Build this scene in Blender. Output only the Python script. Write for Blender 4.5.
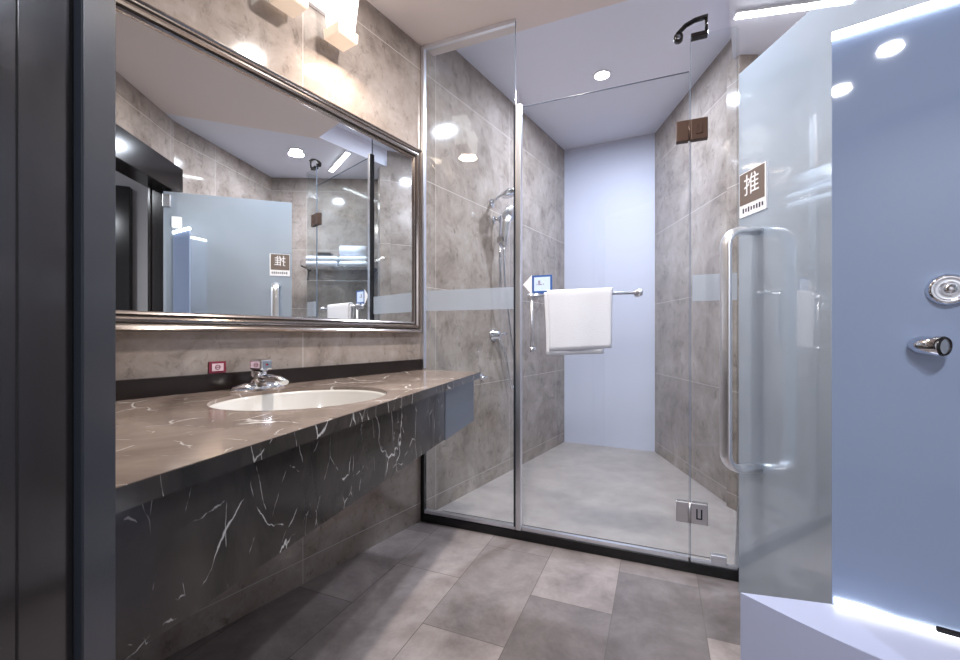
import bpy, bmesh, math, random
from mathutils import Vector, Matrix
random.seed(7)
scn = bpy.context.scene
for o in list(bpy.data.objects):
    bpy.data.objects.remove(o)
C = scn.collection
PI = math.pi

# ------------------------------------------------------------------ camera
cam_d = bpy.data.cameras.new('camera')
cam_d.sensor_width = 36.0
cam_d.lens = 430.0 / 960.0 * 36.0
cam_d.shift_y = 5.0 / 960.0
cam_d.clip_start = 0.02
cam = bpy.data.objects.new('camera', cam_d)
cam.location = (0, 0, 1.03)
cam.rotation_euler = (PI / 2, 0, 0)
C.objects.link(cam)
scn.camera = cam

# ------------------------------------------------------------------ world, exposure, room lights
w = bpy.data.worlds.new('world')
scn.world = w
w.use_nodes = True
w.node_tree.nodes['Background'].inputs[0].default_value = (0.75, 0.82, 1.0, 1)
w.node_tree.nodes['Background'].inputs[1].default_value = 0.3
vs = scn.view_settings
vs.view_transform = 'Standard'
vs.look = 'None'
vs.gamma = 1.0
vs.use_curve_mapping = False
vs.exposure = 0.75


def area(name, loc, size, energy, col, rot=(0, 0, 0), shape='DISK', size_y=None, spread=None):
    l = bpy.data.lights.new(name, 'AREA')
    l.shape = shape
    l.size = size
    if size_y:
        l.size_y = size_y
    l.energy = energy
    l.color = col
    if spread:
        l.spread = spread
    o = bpy.data.objects.new(name, l)
    o.location = loc
    o.rotation_euler = rot
    C.objects.link(o)
    return o


area('shower_downlight_glow', (0.826, 2.91, 2.76), 0.12, 23, (0.80, 0.86, 1.0))
area('vestibule_downlight_glow', (1.43, 1.73, 2.60), 0.12, 14, (0.82, 0.88, 1.0))
area('room_fill_glow', (0.10, 1.50, 2.60), 0.12, 20, (1.0, 0.93, 0.87))  # added general fill for the room, out of view
area('wall_lamp_glow', (-0.54, 1.84, 2.24), 0.12, 2.0, (1.0, 0.80, 0.62))
area('hall_downlight_glow', (0.067, -0.70, 2.61), 0.1, 16, (0.90, 0.93, 1.0))
area('hall_downlight_glow', (-0.294, -0.887, 2.61), 0.1, 16, (0.90, 0.93, 1.0))

# ------------------------------------------------------------------ materials


def new_mat(name):
    m = bpy.data.materials.new(name)
    m.use_nodes = True
    nt = m.node_tree
    return m, nt, nt.nodes['Principled BSDF']


def N(nt, typ, **kw):
    n = nt.nodes.new(typ)
    for k, v in kw.items():
        setattr(n, k, v)
    return n


def lin(r, g, b):
    def f(c):
        c /= 255.0
        return c / 12.92 if c <= 0.04045 else ((c + 0.055) / 1.055) ** 2.4
    return (f(r), f(g), f(b), 1)


def plain(name, col, rough=0.5, metal=0.0, ior=1.45, coat=0.0, bump=0.0, bscale=200, emit=None, estr=0.0):
    m, nt, p = new_mat(name)
    p.inputs['Base Color'].default_value = col
    p.inputs['Roughness'].default_value = rough
    p.inputs['Metallic'].default_value = metal
    p.inputs['IOR'].default_value = ior
    p.inputs['Coat Weight'].default_value = coat
    if emit:
        p.inputs['Emission Color'].default_value = emit
        p.inputs['Emission Strength'].default_value = estr
    if bump:
        nz = N(nt, 'ShaderNodeTexNoise')
        nz.inputs['Scale'].default_value = bscale
        tc = N(nt, 'ShaderNodeTexCoord')
        nt.links.new(tc.outputs['Object'], nz.inputs['Vector'])
        b = N(nt, 'ShaderNodeBump')
        b.inputs['Strength'].default_value = bump
        b.inputs['Distance'].default_value = 0.004
        nt.links.new(nz.outputs['Fac'], b.inputs['Height'])
        nt.links.new(b.outputs['Normal'], p.inputs['Normal'])
    return m


def ramp(nt, stops):
    r = N(nt, 'ShaderNodeValToRGB')
    e = r.color_ramp.elements
    while len(e) < len(stops):
        e.new(0.5)
    for k, (pos, col) in zip(e, stops):
        k.position = pos
        k.color = col
    return r


def mixc(nt, fac, a, b, blend='MIX'):
    m = N(nt, 'ShaderNodeMix', data_type='RGBA', blend_type=blend)
    for sock, val in ((m.inputs[0], fac), (m.inputs[6], a), (m.inputs[7], b)):
        if hasattr(val, 'links'):
            nt.links.new(val, sock)
        else:
            sock.default_value = val
    return m.outputs[2]


def wall_tile(name, stops, bw=0.86, rh=0.6, joint=lin(196, 188, 182), off=(0, -0.1), rough=0.08):
    m, nt, p = new_mat(name)
    L = nt.links.new
    tc = N(nt, 'ShaderNodeTexCoord')
    sx = N(nt, 'ShaderNodeSeparateXYZ')
    L(tc.outputs['Object'], sx.inputs[0])
    cb = N(nt, 'ShaderNodeCombineXYZ')
    ax = N(nt, 'ShaderNodeMath', operation='ADD'); ax.inputs[1].default_value = off[0] + 40 * bw
    az = N(nt, 'ShaderNodeMath', operation='ADD'); az.inputs[1].default_value = off[1] + 6 * rh
    L(sx.outputs['X'], ax.inputs[0]); L(sx.outputs['Z'], az.inputs[0])
    L(ax.outputs[0], cb.inputs['X']); L(az.outputs[0], cb.inputs['Y'])
    br = N(nt, 'ShaderNodeTexBrick')
    br.offset = 0.0
    br.inputs['Scale'].default_value = 1.0
    br.inputs['Brick Width'].default_value = bw
    br.inputs['Row Height'].default_value = rh
    br.inputs['Mortar Size'].default_value = 0.0019
    br.inputs['Mortar Smooth'].default_value = 0.3
    br.inputs['Color1'].default_value = (0.94, 0.94, 0.94, 1)
    br.inputs['Color2'].default_value = (1.05, 1.05, 1.04, 1)
    br.inputs['Mortar'].default_value = (1, 1, 1, 1)
    L(cb.outputs[0], br.inputs['Vector'])
    n1 = N(nt, 'ShaderNodeTexNoise')
    n1.inputs['Scale'].default_value = 3.4
    n1.inputs['Detail'].default_value = 9
    n1.inputs['Roughness'].default_value = 0.68
    n1.inputs['Distortion'].default_value = 0.45
    L(tc.outputs['Object'], n1.inputs['Vector'])
    r1 = ramp(nt, stops)
    L(n1.outputs['Fac'], r1.inputs[0])
    # dark blotchy mottling of the stone
    n2 = N(nt, 'ShaderNodeTexNoise')
    n2.inputs['Scale'].default_value = 9
    n2.inputs['Detail'].default_value = 6
    n2.inputs['Distortion'].default_value = 0.8
    n2.inputs['Roughness'].default_value = 0.7
    L(tc.outputs['Object'], n2.inputs['Vector'])
    r2 = ramp(nt, [(0.30, (0.66, 0.64, 0.63, 1)), (0.45, (0.98, 0.98, 0.98, 1)), (0.58, (1, 1, 1, 1)), (0.72, (1.16, 1.15, 1.14, 1))])
    L(n2.outputs['Fac'], r2.inputs[0])
    c = mixc(nt, 1.0, r1.outputs[0], r2.outputs[0], 'MULTIPLY')
    n3 = N(nt, 'ShaderNodeTexNoise')
    n3.inputs['Scale'].default_value = 21
    n3.inputs['Detail'].default_value = 6
    n3.inputs['Roughness'].default_value = 0.7
    mp3 = N(nt, 'ShaderNodeMapping')
    mp3.inputs['Scale'].default_value = (1.0, 1.0, 0.6)
    mp3.inputs['Rotation'].default_value = (0.0, 0.5, 0.0)
    L(tc.outputs['Object'], mp3.inputs['Vector']); L(mp3.outputs[0], n3.inputs['Vector'])
    r3 = ramp(nt, [(0.33, (0.62, 0.60, 0.59, 1)), (0.43, (0.97, 0.97, 0.97, 1)), (0.58, (1, 1, 1, 1)), (0.70, (1.13, 1.13, 1.13, 1))])
    L(n3.outputs['Fac'], r3.inputs[0])
    c = mixc(nt, 1.0, c, r3.outputs[0], 'MULTIPLY')
    c = mixc(nt, 1.0, c, br.outputs['Color'], 'MULTIPLY')
    c = mixc(nt, br.outputs['Fac'], c, joint)
    L(c, p.inputs['Base Color'])
    p.inputs['Roughness'].default_value = rough
    p.inputs['IOR'].default_value = 1.5
    return m


def stone_floor(name):
    m, nt, p = new_mat(name)
    L = nt.links.new
    tc = N(nt, 'ShaderNodeTexCoord')
    mp = N(nt, 'ShaderNodeMapping')
    mp.inputs['Rotation'].default_value = (0, 0, math.radians(22.6 + 90))
    mp.inputs['Location'].default_value = (6.3, 6.05, 0)
    L(tc.outputs['Object'], mp.inputs['Vector'])
    br = N(nt, 'ShaderNodeTexBrick')
    br.offset = 0.5
    br.inputs['Scale'].default_value = 1.0
    br.inputs['Brick Width'].default_value = 0.62
    br.inputs['Row Height'].default_value = 0.31
    br.inputs['Mortar Size'].default_value = 0.0016
    br.inputs['Mortar Smooth'].default_value = 0.2
    br.inputs['Bias'].default_value = 0.1
    br.inputs['Color1'].default_value = (0.42, 0.41, 0.42, 1)
    br.inputs['Color2'].default_value = (1.06, 1.01, 1.00, 1)
    br.inputs['Mortar'].default_value = (1, 1, 1, 1)
    L(mp.outputs[0], br.inputs['Vector'])
    n1 = N(nt, 'ShaderNodeTexNoise')
    n1.inputs['Scale'].default_value = 3.6
    n1.inputs['Detail'].default_value = 12
    n1.inputs['Roughness'].default_value = 0.74
    n1.inputs['Distortion'].default_value = 0.3
    L(tc.outputs['Object'], n1.inputs['Vector'])
    r1 = ramp(nt, [(0.25, lin(104, 99, 97)), (0.5, lin(152, 145, 143)), (0.75, lin(186, 179, 177))])
    L(n1.outputs['Fac'], r1.inputs[0])
    c = mixc(nt, 1.0, r1.outputs[0], br.outputs['Color'], 'MULTIPLY')
    c = mixc(nt, br.outputs['Fac'], c, lin(96, 90, 86))
    L(c, p.inputs['Base Color'])
    p.inputs['Roughness'].default_value = 0.28
    return m


def marble(name, base_lo, base_hi, vein=(0.66, 0.64, 0.62, 1), sc=(1, 1, 1), rough=0.12, vw=0.0065, vthr=0.49):
    m, nt, p = new_mat(name)
    L = nt.links.new
    tc = N(nt, 'ShaderNodeTexCoord')
    mp = N(nt, 'ShaderNodeMapping')
    mp.inputs['Scale'].default_value = sc
    L(tc.outputs['Object'], mp.inputs['Vector'])
    n1 = N(nt, 'ShaderNodeTexNoise')
    n1.inputs['Scale'].default_value = 3.0
    n1.inputs['Detail'].default_value = 8
    n1.inputs['Roughness'].default_value = 0.62
    n1.inputs['Distortion'].default_value = 1.5
    L(mp.outputs[0], n1.inputs['Vector'])
    r1 = ramp(nt, [(0.3, base_lo), (0.72, base_hi)])
    L(n1.outputs['Fac'], r1.inputs[0])
    c = r1.outputs[0]
    nd = N(nt, 'ShaderNodeTexNoise')
    nd.inputs['Scale'].default_value = 5.0
    nd.inputs['Detail'].default_value = 5
    L(mp.outputs[0], nd.inputs['Vector'])
    for k, (scale, wid, thr, strength) in enumerate(((1.7, vw, vthr, 1.0), (3.4, vw * 1.5, vthr + 0.02, 0.85), (7.5, vw * 2.2, vthr + 0.04, 0.6))):
        off = N(nt, 'ShaderNodeVectorMath', operation='MULTIPLY_ADD')
        amt = 0.22 / (k + 1)
        off.inputs[1].default_value = (amt, amt, amt)
        L(nd.outputs['Color'], off.inputs[0]); L(mp.outputs[0], off.inputs[2])
        vo = N(nt, 'ShaderNodeTexVoronoi', feature='DISTANCE_TO_EDGE')
        vo.inputs['Scale'].default_value = scale
        L(off.outputs[0], vo.inputs['Vector'])
        nm = N(nt, 'ShaderNodeTexNoise')
        nm.inputs['Scale'].default_value = scale * 2.2
        nm.inputs['Detail'].default_value = 3
        off2 = N(nt, 'ShaderNodeMapping')
        off2.inputs['Location'].default_value = (-7.3 * k - 2, 2.2, 4.4 * k)
        L(mp.outputs[0], off2.inputs['Vector']); L(off2.outputs[0], nm.inputs['Vector'])
        wv = N(nt, 'ShaderNodeMapRange')
        wv.inputs['From Min'].default_value = thr
        wv.inputs['From Max'].default_value = thr + 0.2
        wv.inputs['To Min'].default_value = wid * 0.3
        wv.inputs['To Max'].default_value = wid * 1.6
        L(nm.outputs['Fac'], wv.inputs['Value'])
        mr = N(nt, 'ShaderNodeMapRange', interpolation_type='SMOOTHSTEP')
        mr.inputs['From Min'].default_value = 0.0
        L(wv.outputs[0], mr.inputs['From Max'])
        mr.inputs['To Min'].default_value = 1.0
        mr.inputs['To Max'].default_value = 0.0
        L(vo.outputs['Distance'], mr.inputs['Value'])
        mk = N(nt, 'ShaderNodeMapRange', interpolation_type='SMOOTHSTEP')
        mk.inputs['From Min'].default_value = thr
        mk.inputs['From Max'].default_value = thr + 0.08
        mk.inputs['To Max'].default_value = strength
        L(nm.outputs['Fac'], mk.inputs['Value'])
        mu = N(nt, 'ShaderNodeMath', operation='MULTIPLY')
        L(mr.outputs[0], mu.inputs[0]); L(mk.outputs[0], mu.inputs[1])
        c = mixc(nt, mu.outputs[0], c, vein)
    L(c, p.inputs['Base Color'])
    p.inputs['Roughness'].default_value = rough
    return m


def schlick(nt, f0, gain=1.0):
    lw = N(nt, 'ShaderNodeLayerWeight')
    lw.inputs['Blend'].default_value = 0.5
    pw = N(nt, 'ShaderNodeMath', operation='POWER')
    pw.inputs[1].default_value = 5.0
    nt.links.new(lw.outputs['Facing'], pw.inputs[0])
    ma = N(nt, 'ShaderNodeMath', operation='MULTIPLY_ADD')
    ma.inputs[1].default_value = (1 - f0) * gain
    ma.inputs[2].default_value = f0 * gain
    nt.links.new(pw.outputs[0], ma.inputs[0])
    return ma.outputs[0]


def thin_glass(name, tint, refl=0.8):
    m = bpy.data.materials.new(name)
    m.use_nodes = True
    nt = m.node_tree
    nt.nodes.remove(nt.nodes['Principled BSDF'])
    out = nt.nodes['Material Output']
    t = N(nt, 'ShaderNodeBsdfTransparent'); t.inputs[0].default_value = tint
    g = N(nt, 'ShaderNodeBsdfGlossy'); g.inputs['Roughness'].default_value = 0.0
    mx = N(nt, 'ShaderNodeMixShader')
    nt.links.new(schlick(nt, 0.04, refl), mx.inputs[0]); nt.links.new(t.outputs[0], mx.inputs[1]); nt.links.new(g.outputs[0], mx.inputs[2])
    nt.links.new(mx.outputs[0], out.inputs['Surface'])
    return m


def frosted_glass(name, col, ior,  trans=0.35, rough=0.5, clear=0.0):
    """satin glass: diffuse + translucent body under a polished face"""
    m = bpy.data.materials.new(name)
    m.use_nodes = True
    nt = m.node_tree
    nt.nodes.remove(nt.nodes['Principled BSDF'])
    out = nt.nodes['Material Output']
    df = N(nt, 'ShaderNodeBsdfDiffuse'); df.inputs[0].default_value = col
    tl = N(nt, 'ShaderNodeBsdfTranslucent'); tl.inputs[0].default_value = col
    m1 = N(nt, 'ShaderNodeMixShader'); m1.inputs[0].default_value = trans
    nt.links.new(df.outputs[0], m1.inputs[1]); nt.links.new(tl.outputs[0], m1.inputs[2])
    g = N(nt, 'ShaderNodeBsdfGlossy'); g.inputs['Roughness'].default_value = rough
    mx = N(nt, 'ShaderNodeMixShader')
    body = m1
    if clear:
        tr = N(nt, 'ShaderNodeBsdfTransparent'); tr.inputs[0].default_value = (0.9, 0.97, 1, 1)
        body = N(nt, 'ShaderNodeMixShader'); body.inputs[0].default_value = clear ** 0.5
        nt.links.new(m1.outputs[0], body.inputs[1]); nt.links.new(tr.outputs[0], body.inputs[2])
    nt.links.new(schlick(nt, ior), mx.inputs[0]); nt.links.new(body.outputs[0], mx.inputs[1]); nt.links.new(g.outputs[0], mx.inputs[2])
    nt.links.new(mx.outputs[0], out.inputs['Surface'])
    return m


def film(name, col, opac):
    m = bpy.data.materials.new(name)
    m.use_nodes = True
    nt = m.node_tree
    nt.nodes.remove(nt.nodes['Principled BSDF'])
    out = nt.nodes['Material Output']
    t = N(nt, 'ShaderNodeBsdfTransparent')
    df = N(nt, 'ShaderNodeBsdfDiffuse'); df.inputs[0].default_value = col
    tl = N(nt, 'ShaderNodeBsdfTranslucent'); tl.inputs[0].default_value = col
    m1 = N(nt, 'ShaderNodeMixShader'); m1.inputs[0].default_value = 0.5
    nt.links.new(df.outputs[0], m1.inputs[1]); nt.links.new(tl.outputs[0], m1.inputs[2])
    mx = N(nt, 'ShaderNodeMixShader'); mx.inputs[0].default_value = opac
    nt.links.new(t.outputs[0], mx.inputs[1]); nt.links.new(m1.outputs[0], mx.inputs[2])
    nt.links.new(mx.outputs[0], out.inputs['Surface'])
    return m


def emis(name, col, s):
    m = bpy.data.materials.new(name)
    m.use_nodes = True
    nt = m.node_tree
    nt.nodes.remove(nt.nodes['Principled BSDF'])
    e = N(nt, 'ShaderNodeEmission')
    e.inputs[0].default_value = col
    e.inputs[1].default_value = s
    nt.links.new(e.outputs[0], nt.nodes['Material Output'].inputs['Surface'])
    return m


STONE_STOPS = [(0.28, lin(116, 105, 99)), (0.45, lin(150, 139, 132)), (0.58, lin(163, 153, 147)), (0.75, lin(186, 176, 170))]
M = {}
M['tile'] = wall_tile('mottled_stone_tile', STONE_STOPS, off=(0.74, -0.1))
M['tile_r'] = wall_tile('mottled_stone_tile_shower', STONE_STOPS, off=(0.1, -0.1))
M['floor'] = stone_floor('slate_floor_tile')
M['showerfloor'] = plain('shower_floor_stone', lin(168, 164, 160), 0.4)
_m, _nt, _p = new_mat('shower_floor_stone_speckled')
_tc = N(_nt, 'ShaderNodeTexCoord'); _n = N(_nt, 'ShaderNodeTexNoise')
_n.inputs['Scale'].default_value = 5; _n.inputs['Detail'].default_value = 10; _n.inputs['Roughness'].default_value = 0.75
_r = ramp(_nt, [(0.3, lin(150, 142, 139)), (0.7, lin(180, 171, 167))])
_nt.links.new(_tc.outputs['Object'], _n.inputs['Vector']); _nt.links.new(_n.outputs['Fac'], _r.inputs[0]); _nt.links.new(_r.outputs[0], _p.inputs['Base Color'])
_p.inputs['Roughness'].default_value = 0.4
M['showerfloor'] = _m
M['ceil'] = plain('ceiling_paint_warm_light', lin(228, 216, 212), 0.7)  # tint of the warm room light mixed into the white
M['ceil_cool'] = plain('ceiling_paint_cool_light', lin(226, 228, 240), 0.6)  # tint of the cool shower light mixed into the white
M['white_wall'] = plain('lavender_white_wall_paint', lin(200, 203, 220), 0.5)
M['hall'] = plain('hall_white_paint', lin(214, 214, 216), 0.6)
M['marble'] = marble('dark_grey_veined_marble', lin(36, 33, 32), lin(72, 66, 62), sc=(1.9, 1.9, 0.85), rough=0.14, vthr=0.465)
M['marble_top'] = marble('veined_marble_warm_reflection', lin(108, 94, 85), lin(158, 142, 131), vein=(0.76, 0.73, 0.69, 1), rough=0.14, vthr=0.455)  # warm reflection painted into the dark marble, making the top browner
M['granite'] = plain('black_granite', lin(34, 28, 28), 0.2)
M['endpanel'] = plain('slate_blue_stone', lin(92, 98, 108), 0.2)
M['chrome'] = plain('chrome', (0.82, 0.84, 0.88, 1), 0.07, 1.0)
M['satin'] = plain('satin_chrome', (0.84, 0.86, 0.92, 1), 0.32, 1.0)
M['pull'] = plain('bright_satin_steel', (0.90, 0.91, 0.94, 1), 0.33, 1.0)
M['brushed'] = plain('brushed_grey_steel', (0.62, 0.61, 0.62, 1), 0.28, 1.0)
M['frame'] = plain('antique_silver', (0.52, 0.47, 0.44, 1), 0.16, 1.0)
M['framedark'] = plain('dark_bronze_line', (0.06, 0.05, 0.045, 1), 0.3, 0.6)
M['mirror'] = plain('mirror_silver', (0.86, 0.88, 0.88, 1), 0.0, 1.0)
M['black'] = plain('black_lacquer', lin(30, 27, 28), 0.14)
M['black2'] = plain('blue_black_lacquer', lin(44, 48, 56), 0.25)
M['blacksill'] = plain('black_sill_stone', lin(18, 18, 20), 0.2)
M['bronze'] = plain('dark_brown_bronze', lin(84, 66, 58), 0.35, 0.3)
M['glass'] = thin_glass('clear_glass', (0.955, 0.975, 0.98, 1))
M['glassedge'] = plain('glass_edge', lin(120, 132, 150), 0.1)
M['band'] = film('frosted_band_film', lin(216, 219, 226), 0.5)
M['door'] = frosted_glass('frosted_blue_glass', lin(206, 217, 231), 0.22, 0.4, 0.015, clear=0.24)
M['panel'] = frosted_glass('frosted_blue_panel', lin(152, 168, 198), 0.06, 0.15, 0.03)
M['ledge'] = plain('white_ledge_acrylic', lin(176, 182, 208), 0.3)
M['led'] = emis('led_white', (1.0, 1.0, 0.97, 1), 9.0)
M['led_low'] = emis('led_soft_white', (1.0, 1.0, 0.98, 1), 2.2)
M['lamp'] = emis('downlight_lens', (0.95, 0.97, 1.0, 1), 40.0)
M['strip'] = emis('linear_lamp_diffuser', (0.95, 0.97, 1.0, 1), 22.0)
M['shade'] = emis('warm_glass_shade', (1.0, 0.86, 0.72, 1), 5.5)
M['shadewhite'] = emis('white_glass_shade', (1.0, 0.94, 0.88, 1), 2.6)
M['shadetip'] = plain('cream_shade_base', lin(228, 208, 190), 0.4, emit=(1.0, 0.8, 0.62, 1), estr=0.25)
M['ceramic'] = plain('white_ceramic', lin(206, 203, 198), 0.08)
M['towel'] = plain('white_terry', lin(228, 231, 240), 0.9, bump=0.35, bscale=350)
M['plastic'] = plain('white_plastic', lin(232, 234, 238), 0.35)
M['blue'] = plain('blue_print', lin(52, 92, 160), 0.4)
M['paleblue'] = plain('pale_blue_print', lin(206, 224, 248), 0.4)
M['greyink'] = plain('grey_ink', lin(150, 146, 172), 0.6)
M['red'] = plain('red_print', lin(132, 48, 66), 0.4)
M['pink'] = plain('pink_print', lin(232, 206, 214), 0.4)
M['brownsign'] = plain('brown_sign_face', lin(112, 100, 94), 0.4)
M['signwhite'] = plain('white_letter', lin(235, 235, 240), 0.4)
M['ink'] = plain('dark_ink', lin(60, 60, 80), 0.6)
M['grey'] = plain('dark_groove', lin(84, 80, 80), 0.6)
M['blackbox'] = plain('black_case', lin(26, 24, 26), 0.3)
M['hose'] = plain('steel_hose', (0.72, 0.74, 0.78, 1), 0.25, 1.0)

# ------------------------------------------------------------------ mesh helpers


class MB:
    def __init__(self):
        self.bm = bmesh.new()

    def box(self, x0, y0, z0, x1, y1, z1, bev=0.0):
        bm2 = bmesh.new()
        vs_ = [bm2.verts.new(p) for p in ((x0, y0, z0), (x1, y0, z0), (x1, y1, z0), (x0, y1, z0), (x0, y0, z1), (x1, y0, z1), (x1, y1, z1), (x0, y1, z1))]
        for f in ((3, 2, 1, 0), (4, 5, 6, 7), (0, 1, 5, 4), (1, 2, 6, 5), (2, 3, 7, 6), (3, 0, 4, 7)):
            bm2.faces.new([vs_[i] for i in f])
        if bev:
            bmesh.ops.bevel(bm2, geom=list(bm2.edges), offset=bev, segments=3, affect='EDGES', profile=0.5)
        self._merge(bm2)
        return self

    def prism(self, poly, z0, z1, bev=0.0):
        bm2 = bmesh.new()
        a = sum(p[0] * q[1] - q[0] * p[1] for p, q in zip(poly, poly[1:] + poly[:1]))
        if a < 0:
            poly = poly[::-1]
        lo = [bm2.verts.new((x, y, z0)) for x, y in poly]
        hi = [bm2.verts.new((x, y, z1)) for x, y in poly]
        bm2.faces.new(lo[::-1]); bm2.faces.new(hi)
        k = len(poly)
        for i in range(k):
            bm2.faces.new((lo[i], lo[(i + 1) % k], hi[(i + 1) % k], hi[i]))
        if bev:
            bmesh.ops.bevel(bm2, geom=list(bm2.edges), offset=bev, segments=2, affect='EDGES', profile=0.5)
        self._merge(bm2)
        return self

    def tube(self, pts, rad, seg=14, caps=True, rads=None, flat=None):
        bm2 = bmesh.new()
        pts = [Vector(p) for p in pts]
        rings = []
        nrm = None
        for i, p in enumerate(pts):
            t = (pts[min(i + 1, len(pts) - 1)] - pts[max(i - 1, 0)]).normalized()
            if nrm is None:
                nrm = t.orthogonal().normalized()
                if flat is not None:
                    nrm = (Vector(flat) - t * Vector(flat).dot(t)).normalized()
            nrm = (nrm - t * nrm.dot(t)).normalized()
            b = t.cross(nrm)
            r = rads[i] if rads else rad
            rx, ry = r if isinstance(r, tuple) else (r, r)
            rings.append([bm2.verts.new(p + nrm * rx * math.cos(2 * PI * k / seg) + b * ry * math.sin(2 * PI * k / seg)) for k in range(seg)])
        for a, b in zip(rings, rings[1:]):
            for k in range(seg):
                f = bm2.faces.new((a[k], a[(k + 1) % seg], b[(k + 1) % seg], b[k])); f.smooth = True
        if caps:
            bm2.faces.new(rings[0][::-1]); bm2.faces.new(rings[-1])
        self._merge(bm2)
        return self

    def lathe(self, prof, origin=(0, 0, 0), axis=(0, 0, 1), seg=32, sx=1.0, sy=1.0, smooth=True):
        bm2 = bmesh.new()
        q = Vector((0, 0, 1)).rotation_difference(Vector(axis).normalized())
        o = Vector(origin)
        rings = []
        for r, z in prof:
            if r < 1e-6:
                rings.append([bm2.verts.new(o + q @ Vector((0, 0, z)))])
            else:
                rings.append([bm2.verts.new(o + q @ Vector((r * sx * math.cos(2 * PI * k / seg), r * sy * math.sin(2 * PI * k / seg), z))) for k in range(seg)])
        for a, b in zip(rings, rings[1:]):
            for k in range(seg):
                k2 = (k + 1) % seg
                if len(a) == 1 and len(b) == 1:
                    continue
                if len(a) == 1:
                    f = bm2.faces.new((a[0], b[k2], b[k]))
                elif len(b) == 1:
                    f = bm2.faces.new((a[k], a[k2], b[0]))
                else:
                    f = bm2.faces.new((a[k], a[k2], b[k2], b[k]))
                f.smooth = smooth
        self._merge(bm2)
        return self

    def loops(self, loops, close=True, smooth=False):
        """connect successive closed loops of points"""
        bm2 = bmesh.new()
        ls = [[bm2.verts.new(p) for p in lp] for lp in loops]
        n_ = len(ls[0])
        for a, b in zip(ls, ls[1:]):
            for k in range(n_):
                f = bm2.faces.new((a[k], a[(k + 1) % n_], b[(k + 1) % n_], b[k])); f.smooth = smooth
        if close:
            bm2.faces.new(ls[0][::-1]); bm2.faces.new(ls[-1])
        self._merge(bm2)
        return self

    def _merge(self, bm2):
        me = bpy.data.meshes.new('tmp')
        bm2.to_mesh(me); bm2.free()
        self.bm.from_mesh(me)
        bpy.data.meshes.remove(me)

    def build(self, name, mat, parent=None, recalc=True):
        if recalc:
            bmesh.ops.recalc_face_normals(self.bm, faces=list(self.bm.faces))
        me = bpy.data.meshes.new(name)
        self.bm.to_mesh(me); self.bm.free()
        me.materials.append(mat)
        o = bpy.data.objects.new(name, me)
        C.objects.link(o)
        if parent:
            o.parent = parent
        return o


def tag(o, label, cat, group=None):
    o['label'] = label
    o['category'] = cat
    if group:
        o['group'] = group
    return o


def thing(name, label, cat, loc=(0, 0, 0), rz=0.0, group=None):
    o = bpy.data.objects.new(name, None)
    o.empty_display_size = 0.05
    o.location = loc
    o.rotation_euler = (0, 0, rz)
    C.objects.link(o)
    return tag(o, label, cat, group)


def struct(o):
    o['kind'] = 'structure'
    return o


def place(o, loc, rz):
    o.location = loc
    o.rotation_euler = (0, 0, rz)
    return o


def copy_tree(o, parent=None):
    c = o.copy()
    C.objects.link(c)
    if parent:
        c.parent = parent
    for ch in list(o.children):
        copy_tree(ch, c)
    return c


# frames: the vanity wall (x along it away from the camera, y into the wall) and the shower glass
WA = (-0.323, 2.394)
WR = math.radians(56.46)
wd = (0.5525, 0.8335)
wn = (0.8335, -0.5525)
GR = math.radians(-22.6)


def W2(r, q):
    return (WA[0] + wd[0] * r + wn[0] * q, WA[1] + wd[1] * r + wn[1] * q)


CEIL = 2.634

# ------------------------------------------------------------------ structure
struct(MB().box(-2.6, -2.0, -0.05, 3.0, 5.0, 0.0).build('floor', M['floor']))
shower_poly = [W2(0.0, -0.01), (0.80, 4.11), (1.54, 3.76), (1.495, 2.47), (1.085, 1.808)]
o = struct(MB().prism(shower_poly, -0.02, 0.012).build('floor_shower', M['showerfloor']))
# stone strip just inside the glass and the dark joint behind it
o = MB().box(0.06, 0.125, 0.012, 1.50, 0.132, 0.0135).build('trim_4', M['grey'])
struct(place(o, (WA[0], WA[1], 0), GR))
# ceiling: warm lamplight tinted into the room board, cool into the shower one, meeting just behind the glass
cz0, cz1 = (-0.3237 + 0.03, 2.394 + 0.09), (1.12, 1.90)
SCEIL = 2.79
edge = [(-0.55, 2.395), (cz0[0], cz0[1]), (1.09, 1.90), (1.47, 2.50), (1.70, 2.80)]
struct(MB().prism([(-2.6, -2.0), (1.12, -2.0), (1.12, 1.947), edge[2], edge[1], edge[0], (-2.6, 2.6)], CEIL, CEIL + 0.05).build('ceiling', M['ceil']))
struct(MB().prism(edge + [(1.75, 3.9), (0.75, 4.35), (-0.6, 2.6)], SCEIL, SCEIL + 0.05).build('ceiling_shower', M['ceil_cool']))
struct(MB().prism([(1.12, -2.0), (3.0, -2.0), (3.0, 3.0), (1.83, 2.97), edge[4], edge[3], (1.12, 1.947)], CEIL, CEIL + 0.05).build('ceiling_vestibule', M['ceil_cool']))
# upstand between the lower room ceiling and the raised shower ceiling
struct(MB().prism(edge + [(x_ + 0.012, y_ - 0.02) for x_, y_ in edge[::-1]], CEIL + 0.001, SCEIL + 0.03).build('trim_5', M['ceil_cool']))


def wall_between(name, a, b, mat, th=0.1, z0=0.0, z1=CEIL, flip=False):
    """a wall whose room face runs from a to b; the room lies on the right-hand side unless flipped"""
    L_ = math.hypot(b[0] - a[0], b[1] - a[1])
    y0, y1 = (0, th) if not flip else (-th, 0)
    o = MB().box(0, y0, z0, L_, y1, z1).build(name, mat)
    place(o, (a[0], a[1], 0), math.atan2(b[1] - a[1], b[0] - a[0]))
    return struct(o)


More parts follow.
